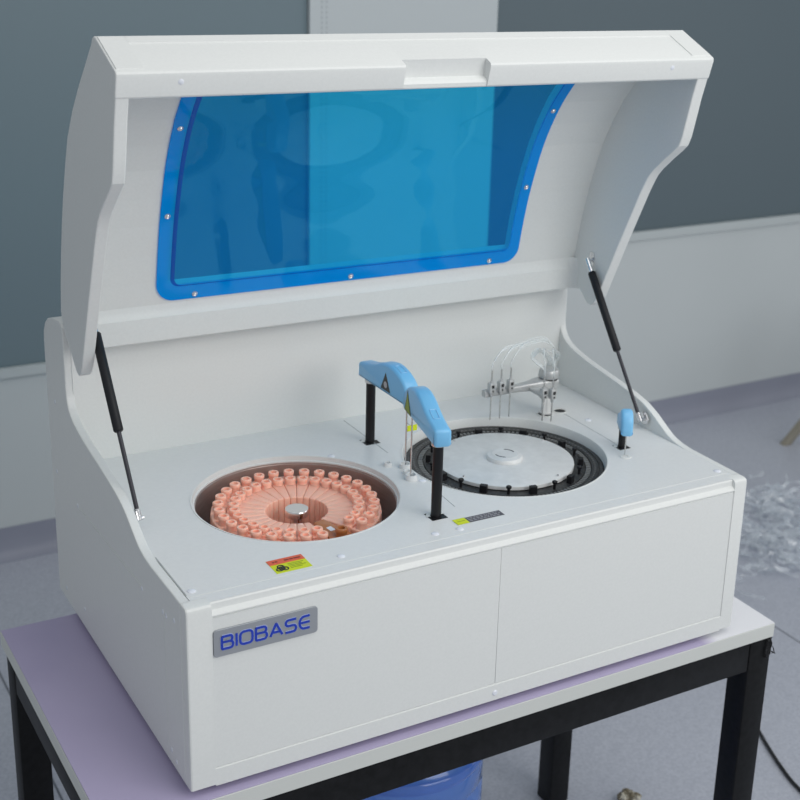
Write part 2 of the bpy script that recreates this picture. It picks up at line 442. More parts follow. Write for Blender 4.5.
# left opening: step ring, steel well
bm = NB(); lathe(bm, [(LR+.0002, H), (LR+.0002, H+.0008), (LR-.002, H+.0004), (LR-.0035, H-.006), (LR-.0042, H-.0060), (LR-.0052, H-.0064), (LR-.0054, H-.0085), (LR-.003, H-.0085), (LR+.0002, H-.0035)], (*LC, 0), 96)
obj('opening_collar', bm, 'white', root, 50)
bm = NB(); lathe(bm, [(LR-.0048, H-.0087), (LR-.0048, H-.011), (LR-.0062, H-.0112), (LR-.0062, .155), (0, .155), (0, .1515), (LR-.003, .1515), (LR-.003, H-.0087)], (*LC, 0), 96)
obj('reagent_well', bm, 'well', root, 50)
# right opening
bm = NB(); lathe(bm, [(RR+.0002, H), (RR+.0002, H+.0008), (RR-.0015, H+.0004), (RR-.003, H-.004), (RR-.0045, H-.0145), (RR-.002, H-.0145), (RR+.0002, H-.0035)], (*RC, 0), 96)
obj('opening_collar', bm, 'white', root, 50)
bm = NB(); lathe(bm, [(RR-.0045, H-.0147), (RR-.0045, .205), (0, .205), (0, .2015), (RR-.002, .2015), (RR-.002, H-.0147)], (*RC, 0), 96)
obj('reaction_well', bm, 'black', root, 50)

# --- reaction disc
disc = empty('reaction_disc', (*RC, .2053), root)
zr = .2385
bm = NB()
lathe(bm, [(.100, .206), (.1515, .206), (.1515, zr-.001), (.1505, zr), (.1455, zr), (.1452, zr-.0012), (.1445, zr-.0012), (.1442, zr), (.1335, zr), (.1330, zr-.004), (.1235, zr-.004), (.1230, zr-.001), (.100, zr-.001), (.100, .206)], (*RC, 0), 128)
obj('cuvette_ring', bm, 'ring', disc, 35)
bm = NB()
for i in range(120):
    a = 2*pi*i/120; c, s = cos(a), sin(a); t = Vector((-s, c, 0)); r = Vector((c, s, 0)); o = Vector((*RC, 0))
    for r0, r1, hw, z0, z1 in ((.1248, .1322, .0021, zr-.0045, zr-.0008), (.1376, .1400, .0012, zr-.0005, zr+.0005)):
        vs = [bm.verts.new(o + r*rr + t*w + Vector((0, 0, z))) for z in (z0, z1) for rr, w in ((r0, -hw), (r1, -hw), (r1, hw), (r0, hw))]
        for q in [(3,2,1,0),(4,5,6,7),(0,1,5,4),(1,2,6,5),(2,3,7,6),(3,0,4,7)]: bm.faces.new([vs[k] for k in q])
tag(obj('cuvette_slots', bm, 'ringgrey', disc, 0), kind='stuff')
for i in range(20):
    a = 2*pi*(i+.35)/20; x, y = RC[0]+.1165*cos(a), RC[1]+.1165*sin(a)
    bm = NB()
    if i % 2:
        lathe(bm, [(0, zr-.001), (.0022, zr-.001), (.0022, zr+.007), (.0040, zr+.0085), (.0042, zr+.0110), (.0030, zr+.0120), (0, zr+.0120)], (x, y, 0), 16)
        obj('peg', bm, 'black', disc, 35)
    else:
        c, s = cos(a), sin(a)
        slab(bm, rrect(-.004, -.0055, .004, .0055, .001, 2), lambda u, v, t: (x+u*c-v*s, y+u*s+v*c, t), zr-.001, zr+.0100)
        obj('clamp_block', bm, 'black', disc, 35)
bm = NB(); lathe(bm, [(0, zr+.0065), (.1040, zr+.0065), (.1060, zr+.0055), (.1063, zr+.0035), (.1063, zr+.0005), (.098, zr-.0005), (0, zr-.0005)], (*RC, 0), 128)
obj('silver_plate', bm, 'brushed', disc, 30)
bm = NB(); lathe(bm, [(0, zr+.0145), (.020, zr+.0145), (.021, zr+.0138), (.0235, zr+.0135), (.0265, zr+.0125), (.0275, zr+.0105), (.0278, zr+.0067), (0, zr+.0067)], (*RC, 0), 64)
cap = obj('centre_cap', bm, 'brushed', disc, 30)
bm = NB()
for k in (0, pi):
    pts = [(RC[0]+.0155*cos(k+t), RC[1]+.0155*sin(k+t), zr+.0146) for t in [(-.7+.1*j)+.6 for j in range(13)]]
    tube(bm, pts, .0007, 6)
obj('grip_slot', bm, 'rod', cap, 35)
for k in range(4):
    a = radians(20+90*k); bm = NB()
    lathe(bm, [(0, zr+.0095), (.0016, zr+.0092), (.0018, zr+.0064), (0, zr+.0064)], (RC[0]+.099*cos(a), RC[1]+.099*sin(a), 0), 12); obj('locating_pin', bm, 'chrome', disc)

# --- probe arms
def arm(px, py, ang, z0, name, width=.0245, L=1.0, pole_r=.0072, sticker=None, needle_u=.112, needle_z=.256, hk=1.0):
    r = empty(name, (px, py, H), root)
    d = Vector((cos(ang), sin(ang), 0)); n = Vector((-sin(ang), cos(ang), 0)); o = Vector((px, py, z0))
    top = spline([(-.0205, .018, 0), (-.0185, .0235, 0), (-.006, .0262, 0), (.012, .0295, 0), (.030, .0350, 0), (.052, .0430, 0), (.075, .0470, 0), (.097, .0445, 0), (.117, .0365, 0), (.129, .0255, 0), (.1335, .0120, 0)], 3)
    rk = min(1, .5+L*.5)
    prof = [(v.x*(L if v.x > 0 else rk*.7 if L < 1 else 1), v.y*hk) for v in top] + [(.132*L, .002), (.129*L, 0), (-.0185*(rk*.7 if L < 1 else 1), 0), (-.0208*(rk*.7 if L < 1 else 1), .003)]
    bm = NB()
    rows = []
    for sgn, ins in ((-1, 0), (1, 0)):
        pass
    w = width/2
    # cross-section rounded: outer face inset at both sides
    layers = [(-w, .0045), (-w+.0007, .0026), (-w+.0022, .0009), (-w+.0045, 0), (w-.0045, 0), (w-.0022, .0009), (w-.0007, .0026), (w, .0045)]
    cx = sum(p[0] for p in prof)/len(prof); cz = .02*hk
    loops = []
    for off, ins in layers:
        lp = []
        for i, (u, v) in enumerate(prof):
            a = Vector(prof[i-1]); b = Vector(prof[(i+1) % len(prof)]); tt = (b-a).normalized(); nn = Vector((tt.y, -tt.x))
            # profile runs clockwise in (u,v): outward is to the left of travel
            out = Vector((-tt.y, tt.x)); q = Vector((u, v)) - out*ins
            lp.append(bm.verts.new(o + d*q.x + n*off + Vector((0, 0, q.y))))
        loops.append(lp)
    N = len(prof)
    for A, B in zip(loops, loops[1:]):
        for i in range(N): bm.faces.new([A[i], A[(i+1) % N], B[(i+1) % N], B[i]])
    bm.faces.new(loops[0][::-1]); bm.faces.new(loops[-1]); bmesh.ops.recalc_face_normals(bm, faces=bm.faces[:])
    cover = obj('arm_cover', bm, 'armblue', r, 50)
    # embossed slot frame on the sloping top
    def topz(u):
        for a, b in zip(top, top[1:]):
            if a.x*L <= u <= b.x*L: return (a.y + (b.y-a.y)*(u-a.x*L)/max(1e-6, (b.x-a.x)*L))*hk
        return .03
    if name != 'mixer_arm':
        bm = NB(); us = [.010+.0022*i for i in range(10)] if sticker == 'green' else [.084+.0022*i for i in range(10)]
        pts = [o + d*u + n*(-.0045) + Vector((0, 0, topz(u)+.0002)) for u in us] + [o + d*u + n*.0045 + Vector((0, 0, topz(u)+.0002)) for u in reversed(us)]
        pts.append(pts[0]); tube(bm, pts, .0007, 6); obj('embossed_slot', bm, 'armpale', cover, 60)
    bm = NB(); lathe(bm, [(0, H-.0008), (pole_r, H-.0008), (pole_r, z0+.002), (0, z0+.002)], (px, py, 0), 28); obj('pole', bm, 'black', r, 35)
    bm = NB(); lathe(bm, [(0, z0+.001), (pole_r+.0022, z0+.001), (pole_r+.0022, z0-.0048), (pole_r+.0010, z0-.0054), (0, z0-.0062)], (px, py, 0), 28); obj('collar', bm, 'steel' if name == 'sampling_arm' else 'white', r, 35)
    # dark square pit the pole rises from, with a half-moon washer
    bm = NB(); q = pole_r+.0052; slab(bm, [(-q, -q), (q, -q), (q, q), (-q, q)], lambda u, v, t: (px+u*.97, py+v*.97, t), H-.001, H+.0003); obj('pole_opening', bm, 'black', r, 0)
    bm = NB(); lathe(bm, [(pole_r+.001, H+.0002), (pole_r+.001, H+.0012), (pole_r+.0065, H+.0009), (pole_r+.007, H+.0002)], (px, py, 0), 24, None, radians(0), radians(180)); obj('washer', bm, 'white', r, 35)
    p = o + d*needle_u; bm = NB()
    tube(bm, [(p.x, p.y, z0+.001), (p.x, p.y, needle_z+.012), (p.x, p.y, needle_z)], [.0012, .0012, .0007], 10)
    obj('needle', bm, 'steel', r, 50)
    return r, o, d, n, cover

# arm over the reagent side: pole at the back, reaching forward
A1, o, d, n, cov = arm(.431, .372, radians(-90), .3540, 'reagent_arm', sticker='black', needle_u=.114, needle_z=H+.004)
def tri(u0, u1, um, z0, z1, side, off, mt, name, par, o, d, n):
    w = .01225
    bm = NB(); vs = [(u0, z0), (u1, z0), (um, z1)]
    if side < 0: vs = vs
    slab(bm, vs, lambda u, v, t: o + d*u + n*(side*(w+t)) + Vector((0, 0, v)), off-.0002, off)
    return obj(name, bm, mt, par, 0)
# visible side of arm 1 is the one facing -x : n for ang -90 is (+1,0,0) -> side -1
st = tri(.055, .085, .070, .006, .034, -1, .0003, 's_ink', 'warning_sticker', A1, o, d, n)
bm = NB(); cc = o + d*.070 + n*(-.01256) + Vector((0, 0, .015)); lathe(bm, [(0, .0003), (.005, .0003), (.005, 0), (0, 0)], cc, 20, (-1, 0, 0)); obj('warning_symbol', bm, 's_grey', st, 0)
ang2 = atan2(.220-.0935, .417-.3885)
A2, o, d, n, cov = arm(.3885, .0935, ang2, .3600, 'sampling_arm', sticker='green', needle_u=.124, needle_z=H+.004)
st = tri(.090, .122, .108, .003, .036, 1, .0003, 's_ink', 'warning_sticker', A2, o, d, n)
st2 = tri(.093, .119, .108, .0045, .032, 1, .0005, 's_olive', 'warning_symbol', st, o, d, n)
# little yellow tag clipped between the needles
bm = NB(); box(bm, .4205, .236, .318, .4365, .2372, .327, .0003, 1); obj('needle_tag', bm, 's_yel', A1, 0)
bm = NB(); tube(bm, [(.431, .258, .3225), (.4305, .2378, .3225)], .0006, 6)
obj('tag_clip', bm, 'steel', A1, 0)

# wash wells below the two needles
for i, (x, y, r0, h) in enumerate(((.431, .258, .0085, .007), (.4180, .2170, .0085, .008), (.4105, .2750, .006, .006), (.4230, .2370, .006, .005))):
    bm = NB(); lathe(bm, [(0, H+.001), (r0-.0025, H+.001), (r0-.0020, H+h), (r0, H+h), (r0+.0008, H), (0, H)], (x, y, 0), 24); obj('wash_well', bm, 'deck', root, 35)

# small stirring arm by the right strut
am = atan2(.143-.181, .752-.774)
A3, o, d, n, cov = arm(.7735, .1825, am, .2865, 'mixer_arm', width=.0185, L=.34, pole_r=.0055, needle_u=.038, needle_z=H+.002, hk=.80)
bm = NB(); lathe(bm, [(.004, H+.0002), (.004, H+.0012), (.0085, H+.0012), (.009, H+.0002)], (.7745+cos(am)*.040, .1815+sin(am)*.040, 0), 20); obj('stirrer_port', bm, 'white', A3, 35)

# --- wash station: stand, arm with three nozzles, two more nozzles, clear hoses
ws = empty('wash_station', (.752, .360, H), root)
bm = NB(); lathe(bm, [(0, H), (.0125, H), (.0125, H+.002), (.0085, H+.003), (.0085, .302), (.0085, .304), (0, .304)], (.752, .360, 0), 28)
tube(bm, [(.740, .350, H), (.740, .350, .300)], .0032, 12)
obj('stand', bm, 'clear' if False else 'brushed', ws, 35)
bm = NB()
AR = [(.6275, .0055, .0055), (.632, .0065, .0055), (.66, .0065, .0055), (.69, .0065, .0055), (.710, .008, .0068), (.730, .012, .0090), (.752, .0155, .0095), (.766, .012, .0085)]
loops = []
for x, hy, hz in AR:
    loops.append([bm.verts.new((x, .360+u, .3035+v)) for u, v in rrect(-hy, -hz, hy, hz, min(hy, hz)*.5, 3)])
for a, b in zip(loops, loops[1:]):
    for i in range(len(a)): bm.faces.new([a[i], a[(i+1) % len(a)], b[(i+1) % len(a)], b[i]])
bm.faces.new(loops[0]); bm.faces.new(loops[-1][::-1]); bmesh.ops.recalc_face_normals(bm, faces=bm.faces[:])
obj('nozzle_arm', bm, 'fitting', ws, 45)
bm = NB(); lathe(bm, [(0, .3130), (.0165, .3140), (.0175, .3155), (.0165, .3250), (.0150, .3280), (0, .3290)], (.7535, .360, 0), 32); obj('hose_head', bm, 'fitting', ws, 45)
bm = NB(); lathe(bm, [(0, .3100), (.0150, .3105), (.0160, .3140), (0, .3130)], (.7535, .360, 0), 32); obj('head_gasket', bm, 'black', ws, 45)
bm = NB(); box(bm, .709, .314, .2985, .740, .352, .3040, .002, 2); obj('side_bracket', bm, 'fitting', ws, 40)
NZ = [(.6360, .352, .315, .2605), (.6540, .352, .315, .2605), (.6720, .352, .315, .2605), (.7150, .3190, .3040, .2575), (.7270, .3110, .3040, .2575)]
for i, (x, y, zc, zb) in enumerate(NZ):
    g = empty('nozzle', (x, y, zb), ws)
    bm = NB(); box(bm, x-.0050, y-.0065, zc-.008, x+.0050, y+.0035, zc+.009, .0012, 2); lathe(bm, [(0, zc+.0125), (.0022, zc+.012), (.0028, zc+.009), (0, zc+.009)], (x, y-.0015, 0), 14); lathe(bm, [(0, zc-.008), (.0030, zc-.008), (.0024, zc-.0135), (0, zc-.014)], (x, y-.0015, 0), 14); obj('nozzle_block', bm, 'fitting', g, 35)
    bm = NB(); [box(bm, x+a, y-.0072, zc+b, x+a+.0020, y-.0060, zc+b+.0022) for a in (-.0022, .0002) for b in (.0008, .0034)]; box(bm, x-.0011, y-.0072, zc-.0055, x+.0011, y-.0062, zc-.0030); obj('nozzle_clip', bm, 'black', g, 0)
    bm = NB(); tube(bm, [(x, y-.0015, zc+.030), (x, y-.0015, zc-.012), (x, y-.0015, zb)], [.0013, .0013, .0009], 8); obj('nozzle_tube', bm, 'steel', g, 50)
bm = NB()
for i, (x, y, zc, zb) in enumerate(NZ):
    y -= .0015
    for k in (0, 1):
        e = (.770+.004*k, .376+.005*i, .306)
        if i < 3:
            pts = [(x, y, zc+.027), (x+.001, y, zc+.040), (x+.020+.003*k, y+.004, zc+.058+.004*k), (x+.055, y+.01, .3760+.003*k), (.742+.004*i, y+.016, .379-.004*i+.003*k), (.772, y+.020, .352), e]
        else:
            pts = [(x, y, zc+.027), (x, y, zc+.045), (x+.004, y+.012, zc+.070), (x+.022, y+.03, .366), (.774+.003*k, .366, .345), e]
        tube(bm, spline(pts, 5), .0011, 7)
for i in range(6):
    y = .358+.004*i
    pts = [(.735+.002*i, y-.01, .332), (.715+.004*i, y, .352-.002*i), (.728+.004*i, y+.003, .366-.003*i), (.752+.003*i, y+.006, .352-.004*i), (.768, y+.01, .333-.002*i), (.774, y+.016, .305)]
    tube(bm, spline(pts, 5), .0010, 6)
obj('clear_hoses', bm, 'hose', ws, 60)
for x, y, r0 in ((.745, .3520, .0115), (.776, .3540, .0095)):
    bm = NB(); lathe(bm, [(0, H+.0004), (r0, H+.0004), (r0, H-.0005), (0, H-.0005)], (x, y, 0), 24); obj('hose_opening', bm, 'black', root, 0)
    bm = NB(); lathe(bm, [(r0, H+.0002), (r0+.0005, H+.0018), (r0+.002, H+.0016), (r0+.0025, H+.0002)], (x, y, 0), 24); obj('opening_collar', bm, 'white', root, 40)

# --- deck stickers
def deck_rect(name, x0, y0, x1, y1, m, par, t=0, th=.0003):
    bm = NB(); box(bm, x0, y0, H+.0001+t, x1, y1, H+.0001+t+th); return obj(name, bm, m, par, 0)
lab = deck_rect('biohazard_label', .130, .036, .178, .0715, 's_yel', root)
deck_rect('label_band', .130, .0585, .178, .0715, 's_red', lab, .0003)
bm = NB(); zt = H+.0005
cx, cy = .1412, .0465
for k in range(3):
    a0 = pi/2 + k*2*pi/3; ox, oy = cx+.0042*cos(a0), cy+.0042*sin(a0)
    arc = [(ox+.0040*cos(a0+t), oy+.0040*sin(a0+t)*.95, zt) for t in [(-2.6+.26*j) for j in range(21)]]
    tube(bm, arc, .0009, 6)
    tube(bm, [(cx, cy, zt), (ox, oy, zt)], .0011, 6)
tube(bm, [(cx+.0042*cos(t), cy+.0042*sin(t), zt) for t in [2*pi*j/20 for j in range(21)]], .0006, 5)
obj('biohazard_symbol', bm, 's_ink', lab, 0)
bm = NB()
for i, (a, b) in enumerate(((.152, .173), (.152, .170), (.152, .174), (.152, .168))):
    box(bm, a, .0535-.0036*i, H+.0004, b, .0548-.0036*i, H+.0006)
obj('label_print', bm, 's_olive', lab, 0)
bm = NB()
for a, b in ((.136, .1385), (.1395, .143), (.152, .158), (.1592, .164), (.165, .174)): box(bm, a, .0635, H+.0007, b, .0665, H+.0009)
obj('label_heading', bm, mat('sticker_print_maroon', (.22, .03, .02), .5), lab, 0)
cau = deck_rect('caution_label', .401, .055, .475, .0705, 's_dark', root)
deck_rect('label_patch', .4005, .0545, .419, .0710, 's_yel', cau, .0003)
bm = NB(); box(bm, .4035, .0622, H+.0006, .416, .0634, H+.0008); obj('label_heading', bm, 's_olive', cau, 0)
bm = NB(); random.seed(3)
for row in range(3):
    x = .4215
    while x < .470:
        w_ = random.uniform(.002, .006); box(bm, x, .0675-.0042*row-.0012, H+.0004, min(x+w_, .472), .0675-.0042*row, H+.0006); x += w_+.0014
obj('label_print', bm, 's_grey', cau, 0)

# --- nameplate
plate_f = lambda u, v, t: (u, .0015-t, v)
bm = NB(); slab(bm, rrect(.0325, .1805, .1675, .2165, .0045, 5), plate_f, .0002, .0032); plate = obj('nameplate', bm, 'silver_plate', root, 40, bev=.0005)
def ribbon(bm, pts, w, t0, t1):
    pts = [Vector(p) for p in pts]; pts = [p for i, p in enumerate(pts) if i == 0 or (p-pts[i-1]).length > 1e-6]; L_, R_ = [], []
    for i, p in enumerate(pts):
        if i == 0: dd = (pts[1]-p).normalized(); s = Vector((-dd.y, dd.x))*w/2
        elif i == len(pts)-1: dd = (p-pts[i-1]).normalized(); s = Vector((-dd.y, dd.x))*w/2
        else:
            d1 = (p-pts[i-1]).normalized(); d2 = (pts[i+1]-p).normalized(); t = (d1+d2).normalized(); s = Vector((-t.y, t.x))
            s *= w/2/max(.6, s.dot(Vector((-d1.y, d1.x))))
        L_.append(p+s); R_.append(p-s)
    for i in range(len(pts)-1):
        slab(bm, [L_[i], R_[i], R_[i+1], L_[i+1]], plate_f, t0, t1)
def arcp(cx, cy, rx, ry, a0, a1, n=8): return [(cx+rx*cos(radians(a0+(a1-a0)*i/n)), cy+ry*sin(radians(a0+(a1-a0)*i/n))) for i in range(n+1)]
GL = {
 'B': [[(0, 0), (0, 1)], [(0, 1), (.72, 1)] + arcp(.72, .775, .22, .225, 90, -90) + [(0, .55)], [(0, .55), (.74, .55)] + arcp(.74, .275, .26, .275, 90, -90) + [(0, 0)]],
 'I': [[(.0, 0), (.0, 1)]],
 'O': [arcp(.30, .70, .30, .30, 180, 90) + arcp(.70, .70, .30, .30, 90, 0) + arcp(.70, .30, .30, .30, 0, -90) + arcp(.30, .30, .30, .30, 270, 180) + [(0, .70)]],
 'A': [[(0, 0), (.5, 1)], [(.5, 1), (1, 0)], [(.22, .30), (.80, .30)]],
 'S': [[(1, 1)] + [(.28, 1)] + arcp(.28, .76, .26, .24, 90, 270) + [(.72, .52)] + arcp(.72, .26, .27, .26, 90, -90) + [(0, 0)]],
 'E': [[(1, 1), (.45, 1)] + arcp(.45, .5, .45, .5, 90, 270) + [(1, 0)], [(.02, .5), (1, .5)]],
}
def write(bm, w, t0, t1):
    x = .0425
    for ch, cw in (('B', .0140), ('I', .0), ('O', .0155), ('B', .0140), ('A', .0155), ('S', .0140), ('E', .0135)):
        for q, st in enumerate(GL[ch]): ribbon(bm, [(x+u*cw, .1905+v*.0165) for u, v in st], w, t0, t1+.00012*q)
        x += cw + (.0045 if ch != 'I' else .0047)
bm = NB(); write(bm, .0042, .0031, .0035); obj('letter_outline', bm, 'logo_edge', plate, 0)
bm = NB(); write(bm, .0030, .0032, .0042); obj('lettering', bm, 'logo_blue', plate, 0)

# ------------------------------------------------------------------ raised lid
lid = empty('lid', (W/2, .46, .43), root)
flange = [(.1690, .8445), (.176, .815), (.184, .788), (.193, .750), (.199, .726), (.205, .713), (.216, .703), (.236, .687), (.258, .668), (.269, .656), (.278, .641), (.288, .622), (.33, .535), (.371, .447), (.377, .434), (.386, .421), (.396, .4145), (.405, .4165), (.441, .447), (.4585, .462), (.467, .475),
          (.470, .487), (.4635, .525), (.452, .572), (.438, .618), (.422, .662), (.404, .704), (.385, .742), (.357, .778), (.324, .8115), (.286, .8455), (.262, .867), (.2540, .8710), (.2515, .8740), (.246, .8765), (.240, .8762), (.232, .8732)]
inner = [(.4480, .485), (.4415, .521), (.4325, .562), (.4200, .608), (.4060, .648), (.3890, .690), (.3690, .727), (.3440, .764), (.312, .800), (.275, .834), (.247, .858)]
outer = [(.4600, .489), (.4535, .524), (.4445, .566), (.4315, .613), (.4175, .653), (.3998, .696), (.3790, .734), (.3535, .772), (.3205, .8085), (.283, .8425), (.258, .867)]
FT = .015
bm = NB()
for x0, x1 in ((-.0028, .0135), (W-.0155, W+.0038)): prism_x(bm, flange, x0, x1, .0016)
# main panel with the window opening (x 0.14 .. 0.716, segments 0..8)
OX0, OX1 = .141, .7165
sub_in, sub_out = [], []
def cell(x0, x1, i0, i1):
    for i in range(i0, i1):
        a, b, c, d_ = inner[i], inner[i+1], outer[i+1], outer[i]
        vs = [bm.verts.new((x, y, z)) for x in (x0, x1) for y, z in (a, b, c, d_)]
        for q in [(0,1,2,3),(7,6,5,4),(0,4,5,1),(1,5,6,2),(2,6,7,3),(3,7,4,0)]: bm.faces.new([vs[k] for k in q])
cell(FT-.001, OX0, 0, 10); cell(OX1, W-FT+.001, 0, 10); cell(OX0, OX1, 9, 10)
# bottom strip below the window
t = (.515-.485)/(.521-.485)
bi = (inner[0][0]+t*(inner[1][0]-inner[0][0]), .515); bo = (outer[0][0]+t*(outer[1][0]-outer[0][0]), .519)
prism_x(bm, [inner[0], bi, bo, outer[0]], OX0, OX1)
# crossbar with its sloping ledge
prism_x(bm, [(.466, .474), (.470, .487), (.4600, .4895), (.4478, .4875), (.4468, .480), (.4448, .4715), (.4432, .4690), (.4430, .4660), (.4432, .4350), (.4442, .4335), (.4480, .4330), (.4530, .4560)], FT-.001, W-FT+.001)
# top wall: outer skin, raised border round the shallow recess, lip with its grip notch
def lipprof(notch):
    if notch: return [(.2560, .8715), (.2530, .8757), (.2470, .8785), (.2400, .8779), (.2330, .8751), (.1795, .8519), (.1815, .8465), (.1840, .8290), (.1775, .8255), (.1752, .8215), (.1760, .8165), (.1785, .8150), (.240, .846), (.258, .862)]
    return [(.2560, .8715), (.2530, .8757), (.2470, .8785), (.2400, .8779), (.2330, .8751), (.1700, .8478), (.1680, .8465), (.1672, .8440), (.1675, .8405), (.1742, .8175), (.1757, .8158), (.1780, .8150), (.240, .846), (.262, .864)]
for x0, x1, f in ((-.0035, .3665, False), (.3665, .4925, True), (.4925, W+.0045, False)): prism_x(bm, lipprof(f), x0, x1, 0 if f else .0015, (0,) if x0 < .1 else (1,))
u = Vector((0, .063, .0273)).normalized()
for (x0, x1, s0, s1) in ((-.0008, .031, 0.004, .0760), (W-.032, W+.0018, 0.004, .0760), (.0305, W-.0315, .061, .0760)):
    pts = []
    for s_ in (s0, s1):
        p = Vector((0, .1700, .8478)) + u*s_; pts.append((p.y-.0004, p.z+.0012))
    prism_x(bm, [pts[0], pts[1], (pts[1][0], pts[1][1]-.004), (pts[0][0], pts[0][1]-.003)], x0, x1)
obj('lid_shell', bm, 'white', lid, 20)
# rounded cheeks where the ledge meets the flanges
for x, s in ((FT, 1), (W-FT, -1)):
    bm = NB()
    for sgn in (0,):
        prof = [(.4432, .4345), (.4432, .4670), (.4470, .482), (.4480, .487)]
        A = []
        for k in range(7):
            a = radians(90*k/6); dx = .014*(1-sin(a)); dy = .014*(1-cos(a))
            A.append([bm.verts.new((x+s*dx, y-dy*(1 if j < 2 else .9 if j == 2 else .85), z)) for j, (y, z) in enumerate(prof)])
        for p, q in zip(A, A[1:]):
            for j in range(3): bm.faces.new([p[j], p[j+1], q[j+1], q[j]])
        back = bm.verts.new((x+s*.001, .4435, .436)); 
        # underside
        bot = [p[0] for p in A]; bm.faces.new(bot + [back])
        bmesh.ops.recalc_face_normals(bm, faces=bm.faces[:])
    obj('corner_fillet', bm, 'white', lid, 60)

# window: rim flange, side step, pane, following the bent inner surface
P = [Vector((v.x, v.y)) for v in spline([(y, z, 0) for y, z in inner], 6)]
cum = [0]
for a, b in zip(P, P[1:]): cum.append(cum[-1] + (b-a).length)
def surf(x, s, off):
    s = max(0, min(cum[-1], s))
    for i in range(len(P)-1):
        if s <= cum[i+1] + 1e-9: break
    t = (s-cum[i])/(cum[i+1]-cum[i]); p = P[i].lerp(P[i+1], t)
    def nrm(j):
        j0, j1 = max(0, j-1), min(len(P)-1, j+1); d_ = (P[j1]-P[j0]).normalized(); return Vector((-d_.y, d_.x))
    n_ = nrm(i).lerp(nrm(i+1), t).normalized()
    if n_.x > 0: n_ = -n_
    return (x, p.x + n_.x*off, p.y + n_.y*off)
S0, S1 = .007, cum[48]+.047
def outline(x0, x1, s0, s1, r, n=150):
    """rounded at the lower corners, square at the upper; counter-clockwise, evenly keyed so that rings pair up"""
    pts = []
    def seg(a, b, k): return [(a[0]+(b[0]-a[0])*i/k, a[1]+(b[1]-a[1])*i/k) for i in range(k)]
    pts += seg((x0, s1), (x0, s0+r), 50)
    pts += [(x0+r-r*cos(t), s0+r-r*sin(t)) for t in [pi/2*i/10 for i in range(10)]]
    pts += seg((x0+r, s0), (x1-r, s0), 20)
    pts += [(x1-r+r*sin(t), s0+r-r*cos(t)) for t in [pi/2*i/10 for i in range(10)]]
    pts += seg((x1, s0+r), (x1, s1), 50)
    pts += seg((x1, s1), (x0, s1), 20)
    return pts
win = empty('window', (W/2, .44, .49), lid)
WX0, WX1 = .1245, .7345
rings = [(outline(WX0, WX1, S0, S1, .026), .0006), (outline(WX0, WX1, S0, S1, .026), .0030), (outline(WX0+.0195, WX1-.0195, S0+.0215, S1-.02, .013), .0030)]
step = [(outline(WX0+.0195, WX1-.0195, S0+.0215, S1-.02, .013), .0031), (outline(WX0+.0205, WX1-.0205, S0+.0225, S1-.021, .0125), .0055), (outline(WX0+.0235, WX1-.0235, S0+.0255, S1-.024, .011), .0085)]
def band(rs, name, m):
    bm = NB(); V = [[bm.verts.new(surf(x, s, off)) for x, s in o_] for o_, off in rs]
    n_ = len(V[0])
    for a, b in zip(V, V[1:]):
        for i in range(n_): bm.faces.new([a[i], a[(i+1) % n_], b[(i+1) % n_], b[i]])
    bmesh.ops.recalc_face_normals(bm, faces=bm.faces[:])
    return obj(name, bm, m, win, 40)
rim = band(rings, 'window_rim', 'blue_rim'); band(step, 'window_step', 'blue_edge')
bm = NB(); sx0, sx1, ss0, ss1, rr = WX0+.0234, WX1-.0234, S0+.0254, S1-.024, .011
rows = []; K = 64
ss = [ss0+rr*(1-cos(pi/2*i/8)) for i in range(8)] + [ss0+rr+(ss1-ss0-rr)*i/K for i in range(K+1)]
for s_ in ss:
    ins = rr - sqrt(max(0, rr*rr-(ss0+rr-s_)**2)) if s_ < ss0+rr else 0
    rows.append([bm.verts.new(surf(sx0+ins+(sx1-sx0-2*ins)*k/6, s_, .0086)) for k in range(7)])
for a, b in zip(rows, rows[1:]):
    for k in range(6): bm.faces.new([a[k], a[k+1], b[k+1], b[k]])
bmesh.ops.recalc_face_normals(bm, faces=bm.faces[:])
pane = obj('window_pane', bm, 'blue_pane', win, 60)
def s_at(z):
    for i in range(len(P)-1):
        if P[i].y <= z <= P[i+1].y: return cum[i] + (cum[i+1]-cum[i])*(z-P[i].y)/(P[i+1].y-P[i].y)
    return 0
for x, z in ((.1345, .752), (.1345, .622), (.181, .4985), (.430, .4985), (.680, .4985), (.7245, .622), (.7245, .752), (.1345, .84), (.7245, .84)):
    s_ = s_at(z); p0 = Vector(surf(x, s_, .0030)); p1 = Vector(surf(x, s_, .004)); bm = NB()
    lathe(bm, [(0, .0026), (.0012, .0018), (.0020, .0024), (.0030, .0017), (.0036, .0006), (.0042, .0005), (.0042, -.0002), (0, -.0002)], p0, 20, p1-p0)
    obj('screw', bm, 'chrome', win, 40)
for x, z in ((.073, .0), (.800, .0)):
    bm = NB(); d_ = Vector((0, -.96, -.27)).normalized(); lathe(bm, [(0, .0012), (.003, .0010), (.0042, .0002), (.0042, -.001), (0, -.001)], (x, .1700, .834), 18, d_); obj('screw_cap', bm, 'cap', lid)

